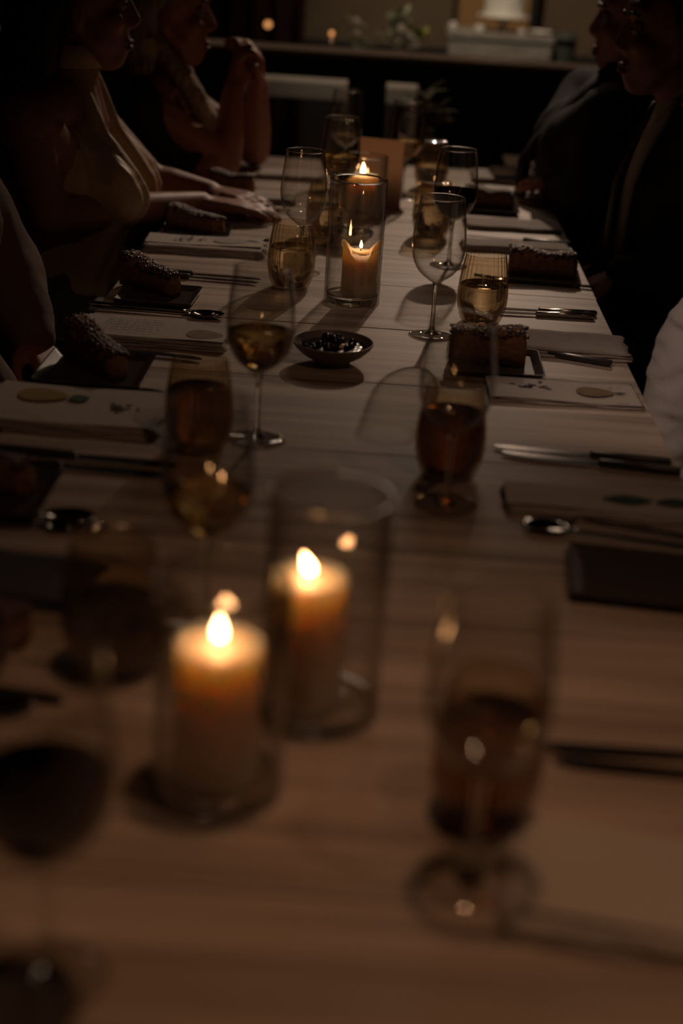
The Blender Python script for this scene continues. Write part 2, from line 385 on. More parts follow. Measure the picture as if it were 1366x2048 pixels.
VS = ((-.048, 2.312, 'tall glass cylinder vase with the slumped candle, in sharp focus', .2, .0465),
      (-.052, 3.03, 'farther glass vase around the candle by the standing card', .125, .0475),
      (-.094, .882, 'nearest blurred glass cylinder vase with a straight pillar candle', .17, .0480),
      (-.026, 1.000, 'taller blurred glass vase behind the nearest candle vase', .19, .0480))
for x, y, l, h, r in VS: vase(x, y, l, r, h)
candle(-.038, 2.312, TZ+.0155, .0295, .088, 'half-melted pillar candle with curled walls in the sharp vase', .013, .0028, melted=True)
candle(-.056, 3.03, TZ+.0155, .034, .070, 'far pillar candle lighting the standing card', .024, .0048)
candle(-.096, .882, TZ+.0155, .0315, .104, 'nearest blurred pillar candle with an upright flame', .020, .0048)
candle(-.040, 1.000, TZ+.0155, .0305, .104, 'blurred pillar candle behind the nearest, flame leaning aside', .018, .0052, (-.006, 0))

# ---------------------------------------------------------------- dishes of jam
def dish(x, y, label, r=.058):
    t = thing('jam_dish', label, 'bowl', (x, y, TZ), 0, 'small dishes of dark jam')
    obj('bowl', lathe(interp([(0, 0), (r*.42, 0), (r*.44, .004), (r*.72, .013), (r*.93, .024), (r, .031), (r*.965, .032), (r*.88, .025), (r*.62, .014), (0, .009)], 4), 56), BOWLM, t, True)
    bm = bmesh.new(); lathe([(0, .0255), (r*.4, .0262), (r*.7, .0255), (r*.84, .0240), (r*.6, .0152), (0, .012)], 40, bm=bm)
    for v in bm.verts:
        if v.co.z > .02: v.co.z += .0025*noise.noise(v.co*90)
    for i in range(26):
        a = random.uniform(0, 6.28); q = random.uniform(0, r*.62)*random.uniform(.5, 1)
        m = Matrix.Translation((q*math.cos(a), q*math.sin(a), .0265+(.008 if q < r*.25 else .001))); bmesh.ops.create_icosphere(bm, subdivisions=2, radius=random.uniform(.004, .0075), matrix=m)
    obj('jam', bm, BERRY, t, True)
dish(-.063, 1.957, 'small grey dish of dark berry jam beside the half-filled white wine')
dish(-.070, 2.715, 'small dish of dark jam seen through the central vase', .048)

# ---------------------------------------------------------------- cutlery
def knife_bm():
    h = bmesh.new(); v = box(h, -.098, -.0, -.0060, .0060, .0008, .0090, bev=.0022)
    for q in h.verts: k = (q.co.x+.098)/.098; q.co.y *= 1-.25*k
    b = bmesh.new(); pts = [(.0, .0042), (.03, .0062), (.075, .0078), (.10, .0070), (.113, .0030), (.117, -.0030), (.10, -.0052), (.0, -.0042)]
    lo = [b.verts.new((x, y, .0030)) for x, y in pts]; hi = [b.verts.new((x, y, .0046)) for x, y in pts]
    b.faces.new(lo[::-1]); b.faces.new(hi)
    for i in range(len(pts)): b.faces.new((lo[i], lo[(i+1) % len(pts)], hi[(i+1) % len(pts)], hi[i]))
    return h, b
def handle_bm():
    h = bmesh.new(); n = 14; prev = None
    secs = [(-.115, .0035, .0025), (-.112, .0065, .004), (-.09, .0062, .004), (-.05, .0048, .0032), (0, .0032, .0024), (.035, .0030, .0028), (.045, .0045, .0028)]
    for x, w, t in secs:
        ring = [h.verts.new((x, w*math.cos(a), .0045+t*.5*math.sin(a))) for a in [2*math.pi*i/n for i in range(n)]]
        if prev:
            for i in range(n): h.faces.new((prev[i], prev[(i+1) % n], ring[(i+1) % n], ring[i]))
        else: h.faces.new(ring[::-1])
        prev = ring
    h.faces.new(prev); return h
def spoon_bowl():
    b = bmesh.new(); nu, nv = 16, 5; rows = []
    for side in (0, 1):
        c = b.verts.new((.068, 0, .0008 if side == 0 else .0020)); rs = []
        for j in range(1, nv+1):
            k = j/nv; rs.append([b.verts.new((.068+.027*k*math.cos(a), .0175*k*math.sin(a), .0008+.0062*k*k+(0 if side == 0 else .0010))) for a in [2*math.pi*i/nu for i in range(nu)]])
        for i in range(nu): b.faces.new((c, rs[0][i], rs[0][(i+1) % nu]))
        for r0, r1 in zip(rs, rs[1:]):
            for i in range(nu): b.faces.new((r0[i], r0[(i+1) % nu], r1[(i+1) % nu], r1[i]))
        rows.append(rs[-1])
    for i in range(nu): b.faces.new((rows[0][i], rows[0][(i+1) % nu], rows[1][(i+1) % nu], rows[1][i]))
    return b
def fork_head():
    b = bmesh.new(); box(b, .040, .062, -.0105, .0105, .0022, .0040, bev=.0007)
    return b
def tine(y):
    b = bmesh.new(); cyl(b, (.060, y, .0031), (.098, y, .0050), .0013, .0007, 8); return b
CUT = {}
def cutlery(kind, x, y, deg, label, z=0):
    t = thing(kind, label, kind.split('_')[-1], (x, y, TZ+z), R_(deg), kind.replace('_', ' ')+'s on the table')
    if kind not in CUT:
        parts = []
        if kind == 'table_knife': h, b = knife_bm(); parts = [('handle', h, BLACKH), ('blade', b, BLADE)]
        elif kind == 'steel_knife': h, b = knife_bm(); parts = [('handle', h, STEEL), ('blade', b, STEEL)]
        elif kind == 'spoon': parts = [('handle', handle_bm(), STEEL), ('spoon_bowl', spoon_bowl(), STEEL)]
        elif kind == 'fork': parts = [('handle', handle_bm(), STEEL), ('head', fork_head(), STEEL)]+[('tine', tine(q), STEEL) for q in (-.009, -.003, .003, .009)]
        CUT[kind] = [(n, obj(n, bm, m, t, n != 'blade').data) for n, bm, m in parts]
    else:
        for n, me in CUT[kind]: obj(n, me, parent=t)
    return t

cutlery('steel_knife', .262, 2.318, 182, 'upper of two steel knives beside the sharp amber tumbler')
cutlery('steel_knife', .256, 2.295, 183, 'lower of two steel knives beside the sharp amber tumbler')
cutlery('table_knife', .255, 2.068, 160, 'thin dark knife slanting below the white napkin edge', .0)
cutlery('table_knife', .268, 1.638, 176, 'upper dark-handled knife by the blurred brown drink')
cutlery('table_knife', .275, 1.612, 173, 'lower dark-handled knife by the blurred brown drink')
cutlery('table_knife', .268, .968, 181, 'nearest dark knife, upper of the blurred pair at the edge')
cutlery('table_knife', .275, .940, 177, 'nearest dark knife, lower of the blurred pair at the edge')
cutlery('spoon', .262, 1.392, 171, 'blurred spoon with bright glints above the empty square plate')
cutlery('fork', .27, 1.425, 166, 'blurred fork behind the glinting spoon near the square plate')
cutlery('table_knife', .278, 2.874, 176, 'dark knife behind the second folded napkin on the suited side')
cutlery('fork', .262, 2.525, 172, 'fork peeking out beyond the crusted bread plate')
cutlery('table_knife', -.335, 1.513, -3, 'upper dark knife beyond the blurred near bread slice')
cutlery('table_knife', -.345, 1.480, -3, 'lower dark knife beyond the blurred near bread slice')
cutlery('spoon', -.372, 1.335, 2, 'blurred spoon with a white glint before the near bread slice')
cutlery('fork', -.36, 1.31, 4, 'blurred dark fork beside the glinting near spoon')
cutlery('spoon', -.365, 1.745, -2, 'spoon with three bright glints above the yellow-fruit menu')
cutlery('fork', -.355, 1.728, 3, 'fork lying against the glinting spoon above the yellow-fruit menu')
cutlery('table_knife', -.36, 1.935, -8, 'dark knife under the text menu behind the big bread slice')
cutlery('spoon', -.335, 2.150, -2, 'spoon with glinting bowl above the printed text menu')
cutlery('fork', -.345, 2.168, -4, 'fork above the printed text menu beside the spoon')
cutlery('table_knife', -.325, 2.405, -2, 'upper dark knife behind the middle bread plate')
cutlery('table_knife', -.328, 2.383, -4, 'lower dark knife behind the middle bread plate')
cutlery('spoon', -.315, 2.688, -1, 'spoon in front of the third bread plate')
cutlery('fork', -.318, 2.700, 6, 'fork crossing the spoon in front of the third bread plate')
cutlery('fork', -.30, 3.02, -6, 'fork beyond the resting hand near the table side')
cutlery('spoon', -.345, .965, 2, 'blurred spoon below the amber-lit bread at the frame edge')
cutlery('table_knife', -.345, .995, -8, 'dark blurred knife near the glass of dark water')

# ---------------------------------------------------------------- napkins and menus
def napkin(x, y, w, d, deg, label, h=.012, folds=3, mat=None):
    t = thing('folded_napkin', label, 'napkin', (x, y, TZ), R_(deg), 'folded linen napkins')
    for k in range(folds):
        bm = bmesh.new(); z0 = h*k/folds+.0002; z1 = h*(k+1)/folds-.0006; nx, ny = 22, 8
        g = {}
        for s, z in ((0, z0), (1, z1)):
            for i in range(nx+1):
                for j in range(ny+1):
                    u = i/nx-.5; v = j/ny-.5; e = max(abs(u), abs(v))*2
                    X = u*(w-.004*k)+.0025*math.sin(j*1.7+k)*(abs(u) > .49); Y = v*(d-.005*k)+.002*math.sin(i*.6+k*2)
                    zz = z+(.0012*noise.noise(Vector((X*30, Y*30, k*3+x*9))) if s or k else 0)
                    g[s, i, j] = bm.verts.new((X, Y, zz))
        for i in range(nx):
            for j in range(ny):
                bm.faces.new((g[0, i, j], g[0, i, j+1], g[0, i+1, j+1], g[0, i+1, j])); bm.faces.new((g[1, i, j], g[1, i+1, j], g[1, i+1, j+1], g[1, i, j+1]))
        for i in range(nx):
            for j in (0, ny): bm.faces.new((g[0, i, j], g[0, i+1, j], g[1, i+1, j], g[1, i, j]))
        for j in range(ny):
            for i in (0, nx): bm.faces.new((g[0, i, j], g[0, i, j+1], g[1, i, j+1], g[1, i, j]))
        obj('fold', bm, mat or LINEN, t, True)
    return t
def blob(pts, z, n=1):
    bm = bmesh.new(); a = [bm.verts.new((x, y, z)) for x, y in pts]; b = [bm.verts.new((x, y, z+.00015)) for x, y in pts]
    bm.faces.new(b)
    for i in range(len(pts)): bm.faces.new((a[i], a[(i+1) % len(pts)], b[(i+1) % len(pts)], b[i]))
    return bm
def oval(cx, cy, rx, ry, rot=0, pear=0):
    o = []
    for i in range(24):
        a = 2*math.pi*i/24; x = rx*math.cos(a); y = ry*math.sin(a)*(1-pear*math.cos(a)); o.append((cx+x*math.cos(rot)-y*math.sin(rot), cy+x*math.sin(rot)+y*math.cos(rot)))
    return o
def leafp(cx, cy, l, w, rot):
    o = []
    for i in range(9): t = i/8; o.append((l*t, w*math.sin(math.pi*t)))
    for i in range(7, 0, -1): t = i/8; o.append((l*t, -w*math.sin(math.pi*t)))
    return [(cx+x*math.cos(rot)-y*math.sin(rot), cy+x*math.sin(rot)+y*math.cos(rot)) for x, y in o]
def menu(x, y, w, d, deg, label, prints, z=.0125):
    t = thing('menu_card', label, 'menu', (x, y, TZ+z), R_(deg), 'printed menu cards')
    bm = bmesh.new(); n = 20; g = []
    for i in range(n+1):
        u = i/n-.5; zz = .0012*math.cos(u*5+x*7)
        g.append([bm.verts.new((u*w, -d/2, zz)), bm.verts.new((u*w, d/2, zz)), bm.verts.new((u*w, d/2, zz+.0006)), bm.verts.new((u*w, -d/2, zz+.0006))])
    for a, b in zip(g, g[1:]):
        for k in range(4): bm.faces.new((a[k], a[(k+1) % 4], b[(k+1) % 4], b[k]))
    bm.faces.new(g[0][::-1]); bm.faces.new(g[-1]); obj('paper', bm, PAPER, t)
    for p in prints:
        if p[0] == 'fruit': obj('printed_fruit', blob(oval(p[1], p[2], p[3], p[4], 0, .25), .0019), p[5], t)
        if p[0] == 'leaf': obj('printed_leaf', blob(leafp(p[1], p[2], p[3], p[4], p[5]), .0020), LEAFP, t)
        if p[0] == 'flower':
            b = bmesh.new()
            for k in range(14):
                a = random.uniform(0, 6.28); q = random.uniform(0, 1); cx = p[1]+p[3]*q*math.cos(a); cy = p[2]+p[4]*q*math.sin(a)
                vs = [b.verts.new((X, Y, .0022)) for X, Y in leafp(cx, cy, random.uniform(.008, .014), .003, random.uniform(0, 6.28))]; b.faces.new(vs)
            o = obj('printed_flowers', b, FLP, t); o['kind'] = 'stuff'
        if p[0] == 'text':
            b = bmesh.new()
            for row in range(p[5]):
                cy = p[2]-row*.012; cx = p[1]
                ww = random.uniform(.6, 1)*p[3]
                while cx < p[1]+ww:
                    l = random.uniform(.002, .006); h = random.uniform(.0018, .0038)
                    vs = [b.verts.new(v) for v in ((cx, cy, .0022), (cx+l, cy, .0022), (cx+l, cy+h*.35, .0022), (cx+.001, cy+h*.35, .0022), (cx+.001, cy+h, .0022), (cx, cy+h, .0022))]; b.faces.new(vs)
                    cx += l+random.choice((.001, .001, .004))
            o = obj('printed_text', b, INK, t); o['kind'] = 'stuff'
    return t
napkin(.27, 2.118, .225, .118, -1, 'white folded napkin in front of two steel knives, in focus', .012)
napkin(.258, 2.795, .215, .075, 3, 'white folded napkin behind the crusted bread on the suited side')
napkin(.262, 1.885, .205, .105, 2, 'thin folded napkin under the fruit menu by the suited side', .006, 2)
menu(.258, 1.878, .205, .088, 1.5, 'menu card with an ochre fruit print beside the blurred brown drink', [('fruit', .045, .0, .026, .02, PEAR), ('leaf', .068, .0, .022, .003, .1), ('flower', -.045, .01, .03, .02)], .0062)
napkin(.27, 1.475, .235, .085, 0, 'flattened napkin under the blurred menu by the spoon glints', .008, 2)
menu(.262, 1.482, .215, .065, 0, 'blurred menu card behind the glinting spoon', [('leaf', .0, .0, .06, .012, .05), ('leaf', .06, .0, .05, .011, .1)], .0085)
napkin(.215, .782, .215, .125, -6, 'nearest napkin under the nearest menu by the wine foot', .010)
menu(.220, .79, .195, .105, -8, 'nearest blurred menu card in the bottom corner', [('flower', .06, .0, .025, .03), ('leaf', .02, .0, .04, .01, 1.2)], .0115)
napkin(-.372, 1.668, .235, .155, -1, 'napkin under the yellow-fruit menu at the table side', .009)
menu(-.372, 1.672, .215, .138, -2, 'menu card printed with a yellow fruit and dark green leaf', [('fruit', -.045, .022, .032, .024, LEMON), ('leaf', -.012, .012, .03, .013, .5), ('flower', .055, -.005, .028, .025), ('text', -.09, -.048, .07, .002, 1)], .0098)
napkin(-.335, 2.03, .235, .125, -2, 'white napkin with an uneven edge under the text menu', .010)
menu(-.330, 2.032, .220, .098, -3, 'menu card with rows of grey text and a fruit print', [('text', -.075, .032, .10, .003, 6), ('fruit', .078, -.018, .027, .022, PEAR)], .0108)
napkin(-.332, 2.615, .225, .105, 1, 'napkin under the far floral menu beyond the middle bread', .012)
menu(-.335, 2.632, .215, .075, 2, 'far menu card with faint flower outlines and leaf print', [('flower', -.03, .0, .04, .02), ('fruit', .05, .0, .034, .02, LINEN), ('leaf', .075, .012, .03, .006, -.4)], .0128)
napkin(-.30, 3.12, .20, .085, 2, 'small napkin beyond the resting hand, pale and blurred')
napkin(-.235, 3.42, .16, .09, 0, 'napkin near the elbows of the blonde guest')
napkin(.285, 3.60, .165, .16, 0, 'white napkin under the dark phone at the far corner', .012)
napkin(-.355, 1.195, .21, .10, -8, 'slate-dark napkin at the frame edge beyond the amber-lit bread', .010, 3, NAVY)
napkin(.265, 3.02, .20, .11, 3, 'striped-shadow napkin between the far bread and the knife', .008, 2)

# ---------------------------------------------------------------- plates with bread slices
def square_plate(x, y, w, deg, label, d=None):
    t = thing('square_plate', label, 'plate', (x, y, TZ), R_(deg), 'small square plates'); d = d or w
    bm = bmesh.new()
    rings = []
    for r, z in ((.36, 0), (.40, .0), (.5, .0085), (.5, .0105), (.485, .0105), (.40, .0035), (.2, .003)):
        cs = []; rad = .12 if r > .3 else .0
        for cx, cy, a0 in ((1, 1, 0), (-1, 1, 90), (-1, -1, 180), (1, -1, 270)):
            for k in range(4):
                a = R_(a0+k*30); q = .05
                cs.append(bm.verts.new(((cx*(r-q)+q*math.cos(a))*w, (cy*(r-q)+q*math.sin(a))*d, z+.0003)))
        rings.append(cs)
    n = len(rings[0])
    for a, b in zip(rings, rings[1:]):
        for i in range(n): bm.faces.new((a[i], a[(i+1) % n], b[(i+1) % n], b[i]))
    bm.faces.new(rings[0][::-1]); bm.faces.new(rings[-1]); obj('dish', bm, PLATE, t); return t
def bread(x, y, deg, label, l=.115, w=.048, h=.05, slope=.45, z=.0042):
    t = thing('bread_slice', label, 'bread', (x, y, TZ+z), R_(deg), 'crusted bread slices')
    bm = bmesh.new(); nx, nz = 22, 8; sec = {}
    def H(u): return h*(1-slope*u)*(1+.05*math.sin(u*9))
    m = 10
    for i in range(nx+1):
        u = i/nx; e = 1-.35*max(0, (abs(u-.5)-.40)/.1)**2; hh = H(u)*e
        ww = w*(1-.35*u)*e
        prof = [(-.5, 0), (-.53, .35), (-.52, .7), (-.46, .90), (-.3, 1.0), (0, 1.04), (.3, 1.0), (.46, .90), (.52, .7), (.53, .35), (.5, 0)]
        for j, (a, b) in enumerate(prof):
            p = Vector(((u-.5)*l, a*ww, b*hh)); p += Vector((0, 1, 1))*.0016*noise.noise(p*70+Vector((x*50, y*50, 0))) if b > 0 else Vector()
            sec[i, j] = bm.verts.new(p)
    for i in range(nx):
        for j in range(10): bm.faces.new((sec[i, j], sec[i+1, j], sec[i+1, j+1], sec[i, j+1]))
        bm.faces.new((sec[i, 10], sec[i+1, 10], sec[i+1, 0], sec[i, 0]))
    bm.faces.new([sec[0, j] for j in range(11)]); bm.faces.new([sec[nx, j] for j in range(11)][::-1])
    obj('crumb', bm, CRUMB, t, True)
    bm = bmesh.new()
    for i in range(330):
        u = random.uniform(.01, .98); v = random.uniform(-1, 1); ww = w*(1-.35*u)
        zz = H(u)*(1.0-.16*abs(v)**3); m = Matrix.Translation(((u-.5)*l, v*ww*.47, zz))@Matrix.Rotation(random.uniform(0, 6), 4, 'Z')@Matrix.Diagonal((1.3, .9, .7, 1))
        bmesh.ops.create_icosphere(bm, subdivisions=1, radius=random.uniform(.0022, .0048), matrix=m)
    o = obj('crust', bm, CRUST, t, True); o['kind'] = 'stuff'
    return t
square_plate(-.378, 1.830, .145, 0, 'glassy square plate with glinting rim under the big bread slice', .15)
bread(-.378, 1.845, -48, 'tall wedge bread slice on the glinting square plate, near side', .118, .046, .060)
square_plate(-.358, 2.240, .125, -2, 'dark square plate under the middle bread slice', .12)
bread(-.378, 2.285, -38, 'middle bread slice with a dark bumpy crust, behind the text menu', .118, .048, .052, .35)
square_plate(-.362, 2.752, .125, 2, 'dark square plate under the bread beside the resting forearm', .11)
bread(-.368, 2.750, -26, 'bread slice beside the resting forearm, crust paler at its tip', .12, .048, .045, .3)
square_plate(-.355, 3.16, .12, 0, 'square plate beyond the resting hand')
bread(-.345, 3.16, -8, 'golden bread slice just beyond the resting hand', .10, .05, .048, .15)
square_plate(-.405, 1.385, .14, 0, 'near square plate cut by the frame under dark bread', .13)
bread(-.415, 1.40, -10, 'nearest blurred dark bread slice at the frame edge', .12, .05, .05, .3)
square_plate(.175, 1.995, .13, 0, 'clear-edged square plate behind the blurred brown drink, with bread on it')
bread(.160, 2.005, 180, 'dark bread slice half hidden behind the blurred brown drink', .11, .052, .052, .1)
square_plate(.292, 2.560, .13, -3, 'square plate under the long crusted bread at the table edge', .11)
bread(.290, 2.575, -6, 'long bread slice with a glittering bumpy crust at the table edge', .125, .05, .048, .12)
square_plate(.228, 3.19, .125, 0, 'far square plate beside the red wine glass', .12)
bread(.226, 3.20, -8, 'plain reddish-brown bread slice beyond the red wine glass', .11, .06, .045, .15)
square_plate(.278, 1.285, .145, -6, 'empty dark square plate at the table edge below the spoon', .125)
square_plate(-.36, 1.07, .14, 0, 'near square plate half out of frame, lit amber by candles', .12)
bread(-.335, 1.082, -14, 'nearest amber-lit bread end beside the glass of dark water', .11, .05, .035, .2)

# standing card and phone
t = thing('standing_card', 'folded pale card standing upright, lit pink by the far candle', 'card', (-.012, 3.165, TZ), R_(-4))
def card_leaf(sx):
    bm = bmesh.new(); a = R_(62 if sx < 0 else -28); 
    w = .062 if sx < 0 else .045
    box(bm, 0, w, -.0006, .0006, 0, .142)
    return bm
l = obj('leaf', card_leaf(-1), PINK, t, rz=R_(180-6)); l2 = obj('leaf', card_leaf(1), PINK, t, rz=R_(-24))
t = thing('phone', 'dark phone lying on the far corner napkin', 'phone', (.288, 3.61, TZ+.0125), R_(4))
obj('body', bx(-.036, .036, -.07, .07, 0, .008, bev=.002), PHONE, t); obj('screen', bx(-.033, .033, -.066, .066, .0081, .0086), PHONE, t)

# ---------------------------------------------------------------- people
def remesh(name, caps, mat, parent, voxel=.006, ell=(), smooth=6, wave=None):
    """union of tapered limbs and ellipsoids as one continuous skin"""
    bm = bmesh.new()
    for c in caps:
        p0, r0, p1, r1 = c; p0 = Vector(p0); p1 = Vector(p1); d = p1-p0; L = max(d.length, 1e-5)
        n = 18; q = d.to_track_quat('Z', 'Y').to_matrix().to_4x4(); q.translation = p0; rings = []
        prof = [(0, -r0)]+[(r0*math.cos(t), r0*math.sin(t)) for t in [-math.pi/2*(1-k/4) for k in range(1, 5)]]+[(r1*math.cos(t), L+r1*math.sin(t)) for t in [math.pi/2*k/4 for k in range(0, 4)]]+[(0, L+r1)]
        b2 = lathe(prof, n); 
        b2.transform(q); me = bpy.data.meshes.new('t'); bmesh.ops.recalc_face_normals(b2, faces=b2.faces); b2.to_mesh(me); b2.free(); bm.from_mesh(me); bpy.data.meshes.remove(me)
    for c, rad, rot in ell:
        m = Matrix.Translation(c)@(rot.to_4x4() if rot else Matrix.Identity(4))@Matrix.Diagonal((*rad, 1))
        b2 = bmesh.new(); bmesh.ops.create_icosphere(b2, subdivisions=3, radius=1, matrix=m); me = bpy.data.meshes.new('t'); b2.to_mesh(me); b2.free(); bm.from_mesh(me); bpy.data.meshes.remove(me)
    me = bpy.data.meshes.new(name); bm.to_mesh(me); bm.free()
    o = bpy.data.objects.new(name, me); COL.objects.link(o)
    md = o.modifiers.new('r', 'REMESH'); md.mode = 'VOXEL'; md.voxel_size = voxel; md.use_smooth_shade = True
    if smooth: s = o.modifiers.new('s', 'SMOOTH'); s.factor = .5; s.iterations = smooth
    dg = bpy.context.evaluated_depsgraph_get(); m2 = bpy.data.meshes.new_from_object(o.evaluated_get(dg)); o.modifiers.clear()
    o.data = m2; bpy.data.meshes.remove(me); m2.materials.clear(); m2.materials.append(mat)
    for p in m2.polygons: p.use_smooth = True
    if wave:
        for v in m2.vertices: v.co += wave(v.co)
    o.parent = parent; return o
def V(*a): return Vector(a)
def hand(wrist, d, up, side, curl=.35, s=1.0, spread=.10):
    """capsules of a hand: wrist point, direction of the fingers, back-of-hand normal, side=+1 thumb to d x up"""
    d = Vector(d).normalized(); up = Vector(up); up = (up-up.dot(d)*d).normalized(); lat = d.cross(up)*side; c = []
    w = Vector(wrist)
    for k, o in enumerate((-.030, -.010, .010, .030)):
        b = w+d*.018*s+lat*o*.55*s; e = w+d*(.088-.004*abs(k-1.6))*s+lat*o*s; c.append((b, .0135*s, e, .0105*s))
    for k, (o, ln) in enumerate(zip((.030, .010, -.010, -.030), (.072, .080, .074, .058))):
        p = w+d*(.090-.004*abs(k-1.4))*s+lat*o*s; dd = (d+lat*o*spread/.03).normalized(); ang = 0; r = .0088*s
        for j, f in enumerate((.45, .32, .23)):
            ang += curl*(.7+.5*(j > 0)); v = dd*math.cos(ang)-up*math.sin(ang); q = p+v*ln*f*s
            c.append((p, r, q, r*.90)); p = q; r *= .90
    b = w+d*.022*s+lat*.018*s; m = b+(d*.55+lat*.75-up*.25).normalized()*.038*s; e = m+(d*.85+lat*.30-up*.3).normalized()*.030*s; f = e+(d*.95-up*.2).normalized()*.024*s
    c += [(b, .0150*s, m, .0115*s), (m, .0110*s, e, .0095*s), (e, .0095*s, f, .0080*s)]
    return c
def head_shapes(c, fx, tilt=0, s=1.0):
    """head at centre c facing direction fx (unit vector in plan)"""
    fx = Vector(fx).normalized(); up = V(0, 0, 1); fx = (fx+V(0, 0, tilt)).normalized(); sd = up.cross(fx).normalized(); up = fx.cross(sd)
    rot = Matrix((fx, sd, up)).transposed(); c = Vector(c)
    def P(x, y, z): return c+rot@V(x*s, y*s, z*s)
    ell = [(P(-.012, 0, .030), (.095*s, .074*s, .088*s), rot), (P(.028, 0, -.030), (.062*s, .058*s, .080*s), rot), (P(.052, 0, -.092), (.030*s, .030*s, .022*s), rot),
           (P(.072, 0, .042), (.022*s, .052*s, .024*s), rot), (P(.058, .034, -.022), (.026*s, .024*s, .024*s), rot), (P(.058, -.034, -.022), (.026*s, .024*s, .024*s), rot),
           (P(.083, 0, -.058), (.012*s, .024*s, .0075*s), rot), (P(.081, 0, -.070), (.012*s, .021*s, .008*s), rot),
           (P(.0, .076, -.008), (.016*s, .007*s, .030*s), rot), (P(.0, -.076, -.008), (.016*s, .007*s, .030*s), rot), (P(.076, 0, -.083), (.012*s, .02*s, .006*s), rot)]
    caps = [(P(.082, 0, .022), .0085*s, P(.102, 0, -.022), .0110*s), (P(.098, .008, -.028), .0075*s, P(.098, -.008, -.028), .0075*s),
            (P(.03, .045, -.055), .02*s, P(.045, .015, -.092), .018*s), (P(.03, -.045, -.055), .02*s, P(.045, -.015, -.092), .018*s), (P(-.0, .055, -.03), .018*s, P(.03, .045, -.060), .018*s), (P(-.0, -.055, -.03), .018*s, P(.03, -.045, -.060), .018*s)]
    return caps, ell, P, rot
def face_parts(P, rot, body, s=1.0):
    for y in (.031, -.031):
        bm = bmesh.new(); bmesh.ops.create_uvsphere(bm, u_segments=14, v_segments=9, radius=.0128*s, matrix=Matrix.Translation(P(.0745, y, .0125))); obj('eyelid', bm, body.data.materials[0], body, True)
        bm = bmesh.new(); bmesh.ops.create_uvsphere(bm, u_segments=16, v_segments=10, radius=.0118*s, matrix=Matrix.Translation(P(.076, y, .008))); e = obj('eye', bm, EYE, body, True)
        bm = bmesh.new(); bmesh.ops.create_uvsphere(bm, u_segments=12, v_segments=8, radius=.0062*s, matrix=Matrix.Translation(P(.0834, y, .008))); obj('iris', bm, IRIS, e, True)
        bm = bmesh.new(); a = [(P(.094, y*.45, .031), .0028), (P(.092, y*1.0, .037), .0032), (P(.078, y*1.6, .031), .002)]
        for (p, r), (q, r2) in zip(a, a[1:]): cyl(bm, p, q, r, r2, 8)
        obj('eyebrow', bm, HAIRD, body, True)
    bm = bmesh.new()
    for z, h in ((-.0585, .0055), (-.0695, .0065)): bmesh.ops.create_uvsphere(bm, u_segments=16, v_segments=8, radius=1, matrix=Matrix.Translation(P(.0885, 0, z))@rot.to_4x4()@Matrix.Diagonal((.0095*s, .0205*s, h*s, 1)))
    obj('lips', bm, LIP, body, True)

